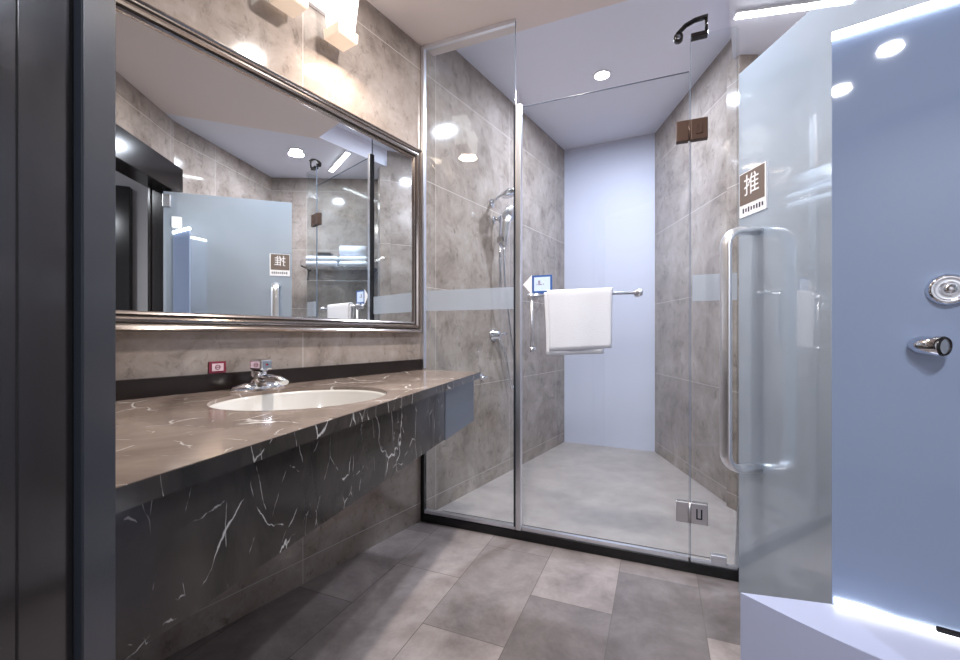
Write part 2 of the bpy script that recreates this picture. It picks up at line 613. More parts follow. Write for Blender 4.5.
o = MB().box(-2.95, 0, 0, 2.06, 0.1, SCEIL + 0.05).build('wall_left', M['tile'])
struct(place(o, (WA[0], WA[1], 0), WR))
wall_between('wall_back', (0.7915, 4.10), (1.55, 3.74), M['white_wall'], z1=SCEIL)
wall_between('wall_right', (1.527, 3.80), (1.488, 2.46), M['tile_r'], z1=SCEIL)
wall_between('wall_shower_return', (1.488, 2.46), (1.849, 2.54), M['tile_r'])
wall_between('wall_alcove', (1.849, 2.54), (2.225, 1.497), M['tile_r'])
JL = (-0.384, 0.45)
ED = (0.9648, 0.263)
EN = (0.263, -0.9648)       # towards the hall
JR = (JL[0] + ED[0] * 1.60, JL[1] + ED[1] * 1.60)
EA = math.atan2(ED[1], ED[0])


def E2(k, q):
    return (JL[0] + ED[0] * k + EN[0] * q, JL[1] + ED[1] * k + EN[1] * q)


HEAD = 2.10
wall_between('wall_entrance_right', (2.225, 1.497), E2(1.67, 0), M['tile_r'])
# wall left of the doorway and over it (local x along the doorway)
o = MB().box(-1.55, -0.116, 0, -0.03, 0, CEIL).build('wall_entrance_left', M['tile_r'])
struct(place(o, (JL[0], JL[1], 0), EA))
o = MB().box(-0.03, -0.116, HEAD + 0.04, 1.67, 0, CEIL).build('wall_entrance_lintel', M['tile_r'])
struct(place(o, (JL[0], JL[1], 0), EA))
# hall behind the doorway
wall_between('wall_hall_right', (2.55, 1.6), (2.55, -1.7), M['hall'], z1=CEIL)
wall_between('wall_hall_back', (2.55, -1.7), (-1.9, -1.7), M['hall'], z1=CEIL)
wall_between('wall_hall_left', (-1.9, -1.7), (-1.9, 0.3), M['hall'], z1=CEIL)

# doorway lining of black lacquer with a rebate
dr = bpy.data.objects.new('door_1', None)
place(dr, (JL[0], JL[1], 0), EA)
C.objects.link(dr)
struct(dr)
a = MB()
a.box(-0.03, -0.05, 0, 0.0, 0.006, HEAD, 0.0015)
a.build('jamb_stop', M['black2'], dr)
a = MB()
a.box(-0.03, -0.118, 0, -0.007, -0.05, HEAD, 0.0015)
a.build('jamb', M['black'], dr)
a = MB()
a.box(-0.12, -0.136, 0, -0.008, -0.116, HEAD + 0.08, 0.002)
a.build('architrave', M['black'], dr)
MB().box(1.60, -0.118, 0, 1.67, 0.006, HEAD, 0.0015).build('jamb', M['black'], dr)
MB().box(1.59, -0.136, 0, 1.72, -0.116, HEAD + 0.08, 0.002).build('architrave', M['black'], dr)
MB().box(-0.03, -0.118, HEAD, 1.67, 0.006, HEAD + 0.04, 0.0015).build('head', M['black'], dr)
MB().box(-0.008, -0.136, HEAD, 1.59, -0.116, HEAD + 0.08, 0.002).build('architrave', M['black'], dr)
MB().box(-0.08, 0.006, HEAD, 1.98, 0.022, HEAD + 0.20, 0.002).build('architrave', M['black'], dr)
MB().box(1.60, 0.006, 0, 1.67, 0.022, HEAD, 0.002).build('architrave', M['black'], dr)

o = MB().box(2.46, 0.08, 0, 2.545, 0.26, 2.45, 0.003).build('trim_3', M['black'])
struct(o)

# black shower sill and the black end strip against the wall
o = MB().box(-0.0, -0.018, 0, 1.535, 0.03, 0.046, 0.003).build('trim_1', M['blacksill'])
struct(place(o, (WA[0], WA[1], 0), GR))
o = MB().box(0.0, -0.016, 0.046, 0.022, 0.012, 0.80, 0.002).build('trim_2', M['blacksill'])
struct(place(o, (WA[0], WA[1], 0), GR))

# ------------------------------------------------------------------ vanity
van = thing('vanity_counter', 'dark marble vanity counter with a top coloured for its warm reflection, hung under the framed mirror', 'counter')
Cc = (0.0, 2.236)
fd = (-0.261, -0.9655)
fn = (-0.9655, 0.261)          # towards the wall


def F2(k, s):
    return (Cc[0] + fd[0] * k + fn[0] * s, Cc[1] + fd[1] * k + fn[1] * s)


TOP = 0.838
outer = [W2(-0.016, 0.0), F2(0, 0), F2(1.87, 0), E2(-0.25, -0.008), W2(-2.80, 0.0)]
near_end = E2(-0.60, -0.008)
SC = W2(-0.995, 0.392)         # basin centre
SRX, SRY = 0.268, 0.232


def basin_pt(t, k=1.0, dx=0.0):
    lx, ly = (SRX + dx) * k * math.cos(t), (SRY + dx) * k * math.sin(t)
    return (SC[0] + wd[0] * lx + wn[0] * ly, SC[1] + wd[1] * lx + wn[1] * ly)


def slab_with_hole(outer, inner, z0, z1):
    bm = bmesh.new()

    def ring(pts, z):
        v = [bm.verts.new((x, y, z)) for x, y in pts]
        e = [bm.edges.new((v[i], v[(i + 1) % len(v)])) for i in range(len(v))]
        return v, e
    res = []
    for z in (z1, z0):
        vo, eo = ring(outer, z)
        vi, ei = ring(inner, z)
        bmesh.ops.triangle_fill(bm, use_beauty=True, use_dissolve=False, edges=eo + ei)
        res.append((vo, vi))
    for k in (0, 1):
        a_, b_ = res[0][k], res[1][k]
        for i in range(len(a_)):
            j = (i + 1) % len(a_)
            bm.faces.new((a_[i], a_[j], b_[j], b_[i]))
    mb = MB()
    mb._merge(bm)
    return mb


wt = slab_with_hole(outer, [basin_pt(2 * PI * i / 56) for i in range(56)], TOP - 0.032, TOP).build('worktop', M['marble_top'], van)
# polished edge slab along the front, same stone as the apron
ap = [F2(0.003, 0.0), F2(1.865, 0.0), F2(1.865, -0.003), F2(0.003, -0.003)]
MB().prism(ap, TOP - 0.032, TOP - 0.001).build('front_edge', M['marble'], van)['label'] = 'dark veined marble front edge'
ap = [F2(0.455, 0.03), F2(1.84, 0.03), F2(1.84, 0.05), F2(0.455, 0.05)]
MB().prism(ap, 0.592, TOP - 0.032).build('apron', M['marble'], van)['label'] = 'dark veined marble apron'
ap = [F2(0.02, 0.028), F2(0.453, 0.028), F2(0.453, 0.05), F2(0.02, 0.05)]
MB().prism(ap, 0.588, TOP - 0.032).build('end_panel', M['endpanel'], van)['label'] = 'slate blue end panel'
bs = [W2(-0.02, 0.0), W2(-0.02, 0.018), W2(-2.75, 0.018), W2(-2.75, 0.0)]
MB().prism(bs, TOP, 0.897).build('backsplash', M['granite'], van)['label'] = 'black granite backsplash strip'

sk = thing('wash_basin', 'white oval wash basin set into the marble vanity top', 'sink', (SC[0], SC[1], 0.0), WR)
prof = [(1.035, TOP - 0.044), (1.035, TOP - 0.012), (0.99, TOP - 0.012), (0.975, TOP - 0.02), (0.93, TOP - 0.07), (0.80, TOP - 0.12), (0.5, TOP - 0.150), (0.1, TOP - 0.158), (0.0, TOP - 0.158)]
MB().loops([[(SRX * r * math.cos(2 * PI * i / 56), SRY * r * math.sin(2 * PI * i / 56), z) for i in range(56)] for r, z in prof[1:-1]], close=False, smooth=True).build('bowl', M['ceramic'], sk)
MB().lathe([(0.0, TOP - 0.1555), (0.022, TOP - 0.1555), (0.024, TOP - 0.157)], seg=24).build('drain', M['chrome'], sk)

# mixer tap: winged base, body, spout reaching over the basin, block lever
tp = W2(-0.985, 0.105)
tap = thing('basin_tap', 'chrome mixer tap with block lever behind the oval basin', 'tap', (tp[0], tp[1], TOP), WR)
a = MB()
a.loops([[(0.098 * s * math.copysign(abs(math.cos(t)) ** 0.8, math.cos(t)), 0.026 * s * math.sin(t), z) for t in [2 * PI * i / 36 for i in range(36)]] for s, z in ((1.0, 0.0), (1.0, 0.006), (0.9, 0.016), (0.5, 0.026))], smooth=True)
a.build('base_plate', M['chrome'], tap)
a = MB()
a.tube([(0, 0, 0.015), (0, -0.002, 0.045), (0, -0.004, 0.068)], 0.024, rads=[0.030, 0.026, 0.024], seg=20)
a.build('body', M['chrome'], tap)
MB().tube([(0, -0.005, 0.036), (0.008, -0.05, 0.042), (0.016, -0.095, 0.040), (0.020, -0.125, 0.030)], 0.016, rads=[(0.020, 0.016), (0.020, 0.014), (0.019, 0.012), (0.017, 0.010)], seg=16, flat=(1, 0, 0)).build('spout', M['chrome'], tap)
lv = MB().box(-0.022, -0.052, 0.070, 0.022, 0.022, 0.108, 0.007).build('lever', M['chrome'], tap)
MB().lathe([(0.0, 0.0), (0.004, 0.0), (0.004, 0.001)], origin=(0, -0.0525, 0.09), axis=(0, -1, 0), seg=12).build('indicator_dot', M['red'], lv)

# small notice stuck on the wall above the backsplash
pl = W2(-1.074, 0.0)
nt_ = thing('notice_plaque', 'tiny red framed pink notice on the wall left of the tap', 'sign', (pl[0], pl[1], 0.918), WR)
MB().box(-0.028, -0.004, -0.020, 0.028, 0.0, 0.020).build('border', M['red'], nt_)
MB().box(-0.019, -0.0052, -0.013, 0.019, -0.004, 0.013).build('face', M['pink'], nt_)
a = MB()
a.lathe([(0.0085, 0), (0.0085, 0.0008), (0.0065, 0.0008), (0.0065, 0)], origin=(0, -0.0053, 0), axis=(0, -1, 0), seg=24)
a.box(-0.006, -0.0061, -0.001, 0.006, -0.0054, 0.001)
a.build('symbol', M['red'], nt_)

# ------------------------------------------------------------------ framed mirror
mr0, mr1, mz0, mz1 = -1.47, -0.03, 1.040, 2.040
mir = thing('wall_mirror', 'large wall mirror in a stepped silver frame above the vanity', 'mirror', (WA[0], WA[1], 0), WR)


def sweep(prof, mat, name):
    lps = [[(mr0 + o_, -q, mz0 + o_), (mr1 - o_, -q, mz0 + o_), (mr1 - o_, -q, mz1 - o_), (mr0 + o_, -q, mz1 - o_)] for o_, q in prof]
    return MB().loops(lps, close=False).build(name, mat, mir)


sweep([(0.0, 0.0), (0.0, 0.022), (0.006, 0.034), (0.012, 0.038), (0.018, 0.034), (0.022, 0.028)], M['frame'], 'frame_outer_moulding')
sweep([(0.022, 0.028), (0.026, 0.026)], M['framedark'], 'frame_dark_line')
sweep([(0.026, 0.026), (0.031, 0.032), (0.038, 0.033), (0.044, 0.026)], M['frame'], 'frame_middle_moulding')
sweep([(0.044, 0.026), (0.048, 0.020)], M['framedark'], 'frame_dark_line')
sweep([(0.048, 0.020), (0.053, 0.024), (0.059, 0.020), (0.064, 0.010)], M['frame'], 'frame_inner_moulding')
MB().box(mr0 + 0.06, -0.012, mz0 + 0.06, mr1 - 0.06, -0.006, mz1 - 0.06).build('mirror_glass', M['mirror'], mir)

# ------------------------------------------------------------------ wall lamp above the mirror
lmp = W2(-0.70, 0.0)
sc = thing('wall_lamp', 'warm glowing wall lamp with two square glass shades above the mirror', 'lamp', (lmp[0], lmp[1], 0), WR)
MB().box(-0.26, -0.022, 2.41, 0.18, 0.0, 2.47, 0.004).build('backplate', M['satin'], sc)


def shade(xc, tall):
    s = MB()
    lo, hi = (0.040, 0.040), (0.058, 0.052)
    yc = -0.075
    z0 = 2.33
    z1 = 2.52
    s.loops([[(xc - a_, yc - b_, z), (xc + a_, yc - b_, z), (xc + a_, yc + b_, z), (xc - a_, yc + b_, z)] for a_, b_, z in ((lo[0], lo[1], z0), (hi[0], hi[1], z1))])
    so = s.build('shade', M['shadewhite'], sc)
    MB().loops([[(xc - a_, yc - b_, z), (xc + a_, yc - b_, z), (xc + a_, yc + b_, z), (xc - a_, yc + b_, z)] for a_, b_, z in ((0.046, 0.044, 2.285), (0.050, 0.048, 2.29), (0.052, 0.049, 2.329), (0.046, 0.044, 2.331))]).build('shade_cup', M['shadetip'], so)
    MB().tube([(xc, -0.02, 2.44), (xc, -0.035, 2.44)], 0.012).build('arm', M['satin'], so)


shade(0.092, 0)
shade(-0.15, 0)

# ------------------------------------------------------------------ shower screen: fixed panes, door
fs = thing('fixed_glass_screen', 'tall fixed clear glass shower pane beside the vanity end', 'shower screen', (WA[0], WA[1], 0), GR)
MB().box(0.022, -0.004, 0.050, 0.545, 0.004, 2.622).build('glass_pane', M['glass'], fs)
MB().box(0.545, -0.004, 0.050, 0.5475, 0.004, 2.622).build('glass_edge', M['glassedge'], fs)
MB().box(0.024, 0.0045, 1.163, 0.545, 0.0052, 1.275).build('frosted_band', M['band'], fs)
MB().box(0.0, -0.014, 0.845, 0.020, 0.014, 2.625, 0.003).build('wall_channel', M['satin'], fs)
MB().box(0.02, -0.010, 2.612, 0.545, 0.010, 2.633).build('ceiling_channel', M['satin'], fs)
MB().box(0.02, -0.012, 0.046, 0.545, 0.012, 0.062).build('bottom_channel', M['satin'], fs)
MB().box(0.549, -0.016, 0.046, 0.577, 0.016, 2.196, 0.003).build('post', M['satin'], fs)
MB().box(0.5405, -0.017, 0.062, 0.5485, 0.012, 2.19).build('post_seal', M['black2'], fs)

sd = thing('shower_door', 'clear glass shower door carrying a towel rail and arrow sticker', 'shower door', (WA[0], WA[1], 0), GR)
MB().box(0.580, -0.004, 0.062, 1.339, 0.004, 2.180).build('glass_pane', M['glass'], sd)
MB().box(1.339, -0.004, 0.062, 1.341, 0.004, 2.180).build('glass_edge', M['glassedge'], sd)
MB().box(0.580, -0.004, 2.180, 1.339, 0.004, 2.1815).build('top_edge', M['glassedge'], sd)
MB().box(0.580, -0.009, 0.046, 1.336, 0.009, 0.064).build('bottom_seal', M['satin'], sd)
# towel rail along the outside, upright pull at its end
rl = MB()
rl.tube([(0.640, -0.050, 1.220), (1.135, -0.050, 1.220)], 0.0075)
for x in (0.655, 1.128):
    rl.tube([(x, -0.004, 1.220), (x, -0.050, 1.220)], 0.008)
    rl.lathe([(0.0, 0), (0.018, 0), (0.018, 0.006), (0.0, 0.006)], origin=(x, -0.0105, 1.220), axis=(0, 1, 0), seg=20)
rl.lathe([(0.0, -0.014), (0.014, -0.012), (0.0155, 0), (0.014, 0.012), (0.0, 0.014)], origin=(1.138, -0.050, 1.220), axis=(1, 0, 0), seg=20)
rl.lathe([(0.0, -0.014), (0.014, -0.012), (0.0155, 0), (0.014, 0.012), (0.0, 0.014)], origin=(0.640, -0.050, 1.220), axis=(1, 0, 0), seg=20)
rl.build('towel_rail', M['satin'], sd)
pu = MB()
pu.tube([(0.645, -0.050, 1.213), (0.645, -0.050, 0.955)], 0.0075)
pu.tube([(0.645, -0.004, 0.962), (0.645, -0.052, 0.962)], 0.008)
pu.lathe([(0.0, -0.012), (0.011, -0.011), (0.011, 0.011), (0.0, 0.012)], origin=(0.645, -0.050, 0.958), seg=16)
pu.build('pull_handle', M['satin'], sd)
# sticker: pale square in a blue border with a white arrow head
st = MB().box(0.634, -0.0052, 1.238, 0.735, -0.0042, 1.326).build('sticker_border', M['blue'], sd)
MB().box(0.644, -0.0060, 1.248, 0.725, -0.0053, 1.317).build('sticker_face', M['paleblue'], st)
a = MB()
a.box(0.664, -0.0066, 1.284, 0.676, -0.0061, 1.300)
a.box(0.664, -0.0066, 1.277, 0.684, -0.0061, 1.283)
a.box(0.689, -0.0066, 1.278, 0.694, -0.0061, 1.284)
a.box(0.657, -0.0066, 1.278, 0.661, -0.0061, 1.283)
a.build('sticker_mark', M['greyink'], st)
MB().loops([[(0.586, y, 1.283), (0.632, y, 1.232), (0.632, y, 1.330)] for y in (-0.0052, -0.0042)]).build('arrow_sticker', M['signwhite'], sd)
MB().box(0.675, -0.0052, 1.225, 0.690, -0.0042, 1.237).build('sticker_tail', M['blue'], sd)


def hinge(zc, mat, nm):
    hg = MB()
    hg.box(1.288, -0.016, zc - 0.045, 1.337, 0.016, zc + 0.045, 0.003)
    hg.box(1.345, -0.016, zc - 0.045, 1.412, 0.016, zc + 0.045, 0.003)
    hg.tube([(1.341, -0.010, zc - 0.044), (1.341, -0.010, zc + 0.044)], 0.006)
    h_ = hg.build(nm, mat, sd)
    k_ = MB()
    k_.box(1.366, -0.0185, zc - 0.022, 1.372, -0.016, zc + 0.022)
    k_.box(1.384, -0.0185, zc - 0.022, 1.390, -0.016, zc + 0.022)
    k_.box(1.366, -0.0185, zc - 0.022, 1.390, -0.016, zc - 0.017)
    k_.build('hinge_cap', M['black2'] if mat is not M['bronze'] else M['bronze'], h_)
    return h_


hinge(0.258, M['brushed'], 'hinge')
hinge(1.920, M['bronze'], 'hinge')['label'] = 'dark brown upper hinge'

rs = thing('narrow_glass_screen', 'narrow clear glass pane between shower door hinges and frosted door', 'shower screen', (WA[0], WA[1], 0), GR)
MB().box(1.346, -0.004, 0.050, 1.522, 0.004, 2.330).build('glass_pane', M['glass'], rs)
MB().box(1.3435, -0.004, 0.050, 1.346, 0.004, 2.330).build('glass_edge', M['glassedge'], rs)
MB().box(1.352, 0.0045, 1.178, 1.522, 0.0052, 1.292).build('frosted_band', M['band'], rs)
MB().box(1.346, -0.010, 0.046, 1.522, 0.010, 0.056).build('bottom_channel', M['satin'], rs)
MB().box(1.424, -0.014, 0.050, 1.482, 0.014, 0.092, 0.003).build('floor_clip', M['satin'], rs)
cl = MB()
cl.tube([(1.292, -0.004, 2.352), (1.325, -0.018, 2.374), (1.36, -0.022, 2.384), (1.41, -0.022, 2.388)], 0.008, rads=[(0.006, 0.014)] * 4, flat=(0, 0, 1))
cl.box(1.346, -0.018, 2.318, 1.412, 0.018, 2.336, 0.003)
cl.tube([(1.405, -0.018, 2.334), (1.405, -0.020, 2.388)], 0.006)
cl.lathe([(0.010, -0.012), (0.019, -0.012), (0.019, 0.012), (0.010, 0.012), (0.010, -0.012)], origin=(1.297, -0.004, 2.335), axis=(0, 1, 0), seg=24)
cl.build('top_clamp', M['black'], rs)['label'] = 'black top clamp bracket'

rp = thing('return_glass_screen', 'clear glass return pane behind the frosted door edge', 'shower screen', (1.088, 1.815, 0), math.atan2(0.652, 0.403))
MB().box(0.006, -0.004, 0.050, 0.755, 0.004, 2.330).build('glass_pane', M['glass'], rp)
MB().box(0.0, -0.012, 0.0, 0.76, 0.012, 0.050).build('bottom_channel', M['satin'], rp)

# white towel hung over the rail
tw = MB()


def towel_sheet(x0, x1, prof, slant, seed):
    """draped sheet: prof = (y, z) down one side, over the rail and down the other"""
    rnd = random.Random(seed)
    nx = 26
    bm = bmesh.new()
    rows = []
    zt = max(p[1] for p in prof)
    for j, (y, z) in enumerate(prof):
        row = []
        for i in range(nx + 1):
            u = i / nx
            dep = zt - z
            x = x0 + (x1 - x0) * u + (u - 0.5) * -0.06 * dep + 0.004 * math.sin(9 * dep + 4 * u)
            yy = y + 0.006 * math.sin(u * 9 + seed) * dep * 4 * (1 if y < -0.05 else -1) * 0.6
            zz = z + slant * (u - 0.5) * min(1, dep * 4)
            row.append(bm.verts.new((x, yy, zz)))
        rows.append(row)
    for a_, b_ in zip(rows, rows[1:]):
        for i in range(nx):
            f = bm.faces.new((a_[i], a_[i + 1], b_[i + 1], b_[i])); f.smooth = True
    bmesh.ops.recalc_face_normals(bm, faces=list(bm.faces))
    bmesh.ops.solidify(bm, geom=list(bm.faces), thickness=0.006)
    for f in bm.faces:
        f.smooth = True
    tw._merge(bm)


def drape(yf, yb, zt, zf, zb, n_=14):
    p = [(yf, zf + (zt - 0.012 - zf) * i / n_) for i in range(n_ + 1)]
    ym, ry = (yf + yb) / 2, abs(yb - yf) / 2
    p += [(ym - ry * math.cos(t), zt - 0.012 + 0.012 * math.sin(t)) for t in [PI * i / 8 for i in range(1, 8)]]
    p += [(yb, zt - 0.012 - (zt - 0.012 - zb) * i / n_) for i in range(n_ + 1)]
    return p


towel_sheet(0.724, 1.027, drape(-0.070, -0.032, 1.246, 0.962, 0.99), 0.018, 1)
towel_sheet(0.708, 0.992, drape(-0.062, -0.037, 1.236, 0.938, 1.03), 0.014, 2)
t_ = tw.build('hand_towel', M['towel'])
place(t_, (WA[0], WA[1], 0), GR)
tag(t_, 'white hand towel draped over the rail on the shower door', 'towel')

# ------------------------------------------------------------------ shower fittings on the stone wall
sh = thing('hand_shower', 'chrome hand shower on a slide rail with hose on the stone wall', 'shower', (WA[0], WA[1], 0), WR)
ra = MB()
ra.tube([(0.755, -0.055, 1.27), (0.755, -0.055, 1.86)], 0.010)
for z in (1.29, 1.84):
    ra.tube([(0.755, 0.0, z), (0.755, -0.055, z)], 0.012)
    ra.lathe([(0, 0), (0.024, 0), (0.024, 0.008), (0, 0.010)], origin=(0.755, 0.0, z), axis=(0, -1, 0), seg=20)
ra.build('slide_rail', M['chrome'], sh)
MB().box(0.728, -0.098, 1.665, 0.782, -0.040, 1.715, 0.008).build('slider', M['chrome'], sh)
hd = MB()
hd.tube([(0.755, -0.088, 1.64), (0.752, -0.095, 1.72), (0.750, -0.108, 1.80), (0.748, -0.120, 1.845)], 0.014, rads=[0.016, 0.024, 0.028, 0.032], seg=18)
hd.lathe([(0.0, -0.026), (0.034, -0.022), (0.056, -0.002), (0.056, 0.014), (0.0, 0.016)], origin=(0.746, -0.130, 1.862), axis=(-0.2, -0.8, -0.55), seg=28)
hd.build('shower_handset', M['pull'], sh)
ar = MB()
ar.tube([(0.730, 0.0, 1.95), (0.730, -0.05, 1.985), (0.730, -0.10, 2.005), (0.730, -0.13, 2.000)], 0.011, seg=14)
ar.lathe([(0, 0), (0.028, 0), (0.028, 0.006), (0, 0.008)], origin=(0.730, 0.0, 1.95), axis=(0, -1, 0), seg=20)
ar.lathe([(0.0, 0.026), (0.030, 0.022), (0.056, 0.0), (0.056, -0.010), (0.0, -0.014)], origin=(0.730, -0.140, 1.995), axis=(0.0, 0.30, 0.9), seg=28)
ar.build('shower_head', M['chrome'], sh)
vv = MB()
vv.lathe([(0, 0), (0.040, 0), (0.040, 0.010), (0.026, 0.014), (0.026, 0.055), (0.0, 0.060)], origin=(0.745, 0.0, 1.03), axis=(0, -1, 0), seg=28)
vv.tube([(0.745, -0.045, 1.03), (0.800, -0.055, 1.035), (0.835, -0.060, 1.040)], 0.009, rads=[0.010, 0.008, 0.007])
vv.build('mixer_valve', M['chrome'], sh)
pts = []
ctrl = [(0.755, -0.086, 1.645), (0.78, -0.08, 1.40), (0.86, -0.07, 1.12), (0.945, -0.06, 0.85), (0.965, -0.05, 0.68), (0.945, -0.045, 0.64), (0.91, -0.045, 0.70), (0.84, -0.045, 0.90), (0.765, -0.04, 1.0)]
for i in range(len(ctrl) - 1):
    p0, p1, p2, p3 = [Vector(ctrl[max(0, min(len(ctrl) - 1, i + k))]) for k in (-1, 0, 1, 2)]
    for s in range(6):
        t = s / 6
        pts.append(0.5 * ((2 * p1) + (-p0 + p2) * t + (2 * p0 - 5 * p1 + 4 * p2 - p3) * t * t + (-p0 + 3 * p1 - 3 * p2 + p3) * t ** 3))
pts.append(Vector(ctrl[-1]))
MB().tube(pts, 0.007, seg=10).build('hose', M['hose'], sh)

hk = MB()
hk.lathe([(0, 0), (0.020, 0), (0.020, 0.006), (0, 0.007)], origin=(0, 0, 0), axis=(0, -1, 0), seg=20)
hk.tube([(0, -0.004, 0), (0, -0.04, 0.0), (-0.02, -0.055, 0.0), (-0.10, -0.058, 0.004)], 0.008)
o = hk.build('wall_bracket', M['chrome'])
p_ = W2(0.60, 0.0)
place(o, (p_[0], p_[1], 0.749), WR)
tag(o, 'small chrome bracket on the shower wall just past the counter end', 'bracket')

# ------------------------------------------------------------------ frosted door standing open on the right
DO = (1.023, 1.70)
DRZ = math.atan2(-0.998, 0.07)
fdoor = thing('frosted_door', 'pale blue frosted glass door standing open on the right, with sign', 'door', (DO[0], DO[1], 0), DRZ)
MB().box(0.0, 0.0, 0.012, 0.845, 0.012, 2.06, 0.001).build('glass_leaf', M['door'], fdoor)
# long pull: flat rounded bar returned to the glass at both ends
q = -0.124
pts = [(0.106, -0.001, 1.414)]
R = 0.055
for t in [PI / 2 * i / 6 for i in range(7)]:
    pts.append((0.106, q + R - R * math.sin(t), 1.414 - R + R * math.cos(t)))
for t in [PI / 2 * i / 6 for i in range(7)]:
    pts.append((0.106, q + R - R * math.cos(t), 0.536 + R - R * math.sin(t)))
pts.append((0.106, -0.001, 0.536))
MB().tube(pts, 0.016, rads=[(0.028, 0.015)] * len(pts), seg=24, flat=(1, 0, 0)).build('pull_handle', M['pull'], fdoor)
MB().tube([(x_, 0.012 - y_, z_) for x_, y_, z_ in pts], 0.016, rads=[(0.028, 0.015)] * len(pts), seg=24, flat=(1, 0, 0)).build('pull_handle', M['pull'], fdoor)['label'] = 'rear pull handle seen through the glass'
sg = MB().box(0.013, -0.006, 1.486, 0.155, 0.0, 1.655).build('sign_plate', M['signwhite'], fdoor)
MB().box(0.016, -0.0075, 1.532, 0.148, -0.006, 1.652).build('sign_face', M['brownsign'], sg)


def text_mesh(txt, size, mat, parent, name):
    cu = bpy.data.curves.new(name, 'FONT')
    cu.body = txt
    cu.size = size
    cu.align_x = 'CENTER'
    cu.align_y = 'CENTER'
    cu.extrude = 0.0005
    tmp = bpy.data.objects.new('tmp_text', cu)
    C.objects.link(tmp)
    bpy.context.view_layer.update()
    me = bpy.data.meshes.new_from_object(tmp.evaluated_get(bpy.context.evaluated_depsgraph_get()))
    bpy.data.objects.remove(tmp)
    me.name = name
    me.materials.clear()
    me.materials.append(mat)
    o = bpy.data.objects.new(name, me)
    C.objects.link(o)
    o.parent = parent
    return o


tx = text_mesh('\u63a8', 0.085, M['signwhite'], sg, 'sign_character')
tx.location = (0.083, -0.0085, 1.595)
tx.rotation_euler = (PI / 2, 0, 0)
a = MB()
for i in range(8):
    hh = random.Random(i).uniform(0.012, 0.020)
    x = 0.032 + i * 0.0145
    a.box(x, -0.0068, 1.509 - hh / 2, x + 0.0075, -0.0060, 1.509 + hh / 2)
    
a.build('sign_small_print', M['ink'], sg)
for z in (0.25, 1.95):
    MB().box(0.80, -0.012, z, 0.848, 0.024, z + 0.09, 0.003).build('hinge', M['satin'], fdoor)
MB().box(0.73, -0.022, 1.80, 0.79, 0.0, 1.88, 0.004).build('lock_box', M['plastic'], fdoor)['label'] = 'white control box'

# ------------------------------------------------------------------ ledge with lit panel and chrome controls
lg = [(0.668, 1.105), (0.700, 1.048), (0.731, 0.996), (0.775, 0.930), (0.8195, 0.8765), (0.88, 0.835), (0.96, 0.805), (1.045, 0.795), (1.050, 0.924), (0.864, 1.057)]
o = MB().prism(lg, 0.0, 0.3696, 0.002).build('bath_ledge', M['ledge'])
tag(o, 'white curved ledge in the bottom right corner below the lit blue screen', 'ledge')
pn = thing('lit_screen', 'pale blue glass screen with glowing edges standing on the white ledge', 'screen', (0.864, 1.056, 0.3706), math.atan2(-0.5817, 0.8134))
PH = 1.759 - 0.3706
MB().box(0.0, 0.0, 0.0, 0.228, 0.010, PH, 0.001).build('glass_panel', M['panel'], pn)
MB().box(0.0, -0.005, PH - 0.006, 0.228, 0.011, PH + 0.012, 0.002).build('light_strip', M['led'], pn)
MB().tube([(0.004, -0.005, 0.010), (0.06, -0.006, 0.012), (0.12, -0.006, 0.008), (0.228, -0.006, 0.009)], 0.008, rads=[0.0095, 0.0085, 0.006, 0.007]).build('light_strip', M['led_low'], pn)

MB().box(0.175, -0.022, 0.012, 0.228, -0.012, 0.024, 0.004).build('dark_clip', M['black'], pn)['label'] = 'dark clip at the strip end'

ca, cb_, = (0.8134, -0.5817), (0.5817, 0.8134)


def P2(k, q_):
    return (0.864 + ca[0] * k + cb_[0] * q_, 1.056 + ca[1] * k + cb_[1] * q_)


PRZ = math.atan2(-0.5817, 0.8134)
p_ = P2(0.196, 0.0)
kb = thing('control_dome', 'round chrome dome control on the lit blue screen, above the lever', 'tap', (p_[0], p_[1], 1.129), PRZ)
MB().lathe([(0.0345, 0.0), (0.0345, 0.006), (0.032, 0.014), (0.026, 0.020), (0.024, 0.017), (0.016, 0.020), (0.0, 0.022)], axis=(0, -1, 0), seg=36).build('dome', M['chrome'], kb)
MB().lathe([(0.010, 0.018), (0.010, 0.030), (0.0, 0.032)], axis=(0, -1, 0), seg=20).build('centre_button', M['chrome'], kb)
p_ = P2(0.150, 0.0)
kl = thing('control_lever', 'chrome barrel lever on the lit blue screen, below the dome', 'tap', (p_[0], p_[1], 1.008), PRZ)
MB().lathe([(0, 0), (0.017, 0), (0.017, 0.006), (0.012, 0.010), (0.012, 0.020), (0.0, 0.02)], axis=(0, -1, 0), seg=24).build('rosette', M['chrome'], kl)
ax = Vector((0.75, -0.65, -0.05)).normalized()
MB().lathe([(0, -0.018), (0.012, -0.014), (0.020, 0.0), (0.0215, 0.020), (0.0215, 0.040), (0.018, 0.0435)], origin=(0.0, -0.022, 0), axis=ax, seg=28).build('barrel', M['chrome'], kl)
MB().lathe([(0.0215, 0.0405), (0.0195, 0.0445), (0.0165, 0.0445), (0.0165, 0.0405)], origin=(0.0, -0.022, 0), axis=ax, seg=28).build('end_ring', M['black'], kl)
MB().lathe([(0.0165, 0.0425), (0.0, 0.0435)], origin=(0.0, -0.022, 0), axis=ax, seg=28).build('end_face', M['satin'], kl)

# ------------------------------------------------------------------ towel shelf in the alcove (seen in the mirror)
AA = (1.849, 2.54)
AR = math.atan2(-1.043, 0.376)
ALX = 0.07


def A2(k, q_):   # k along the alcove wall, q out into the room
    d_ = (0.3391, -0.9407)
    n_ = (-0.9407, -0.3391)
    return (AA[0] + d_[0] * k + n_[0] * q_, AA[1] + d_[1] * k + n_[1] * q_)


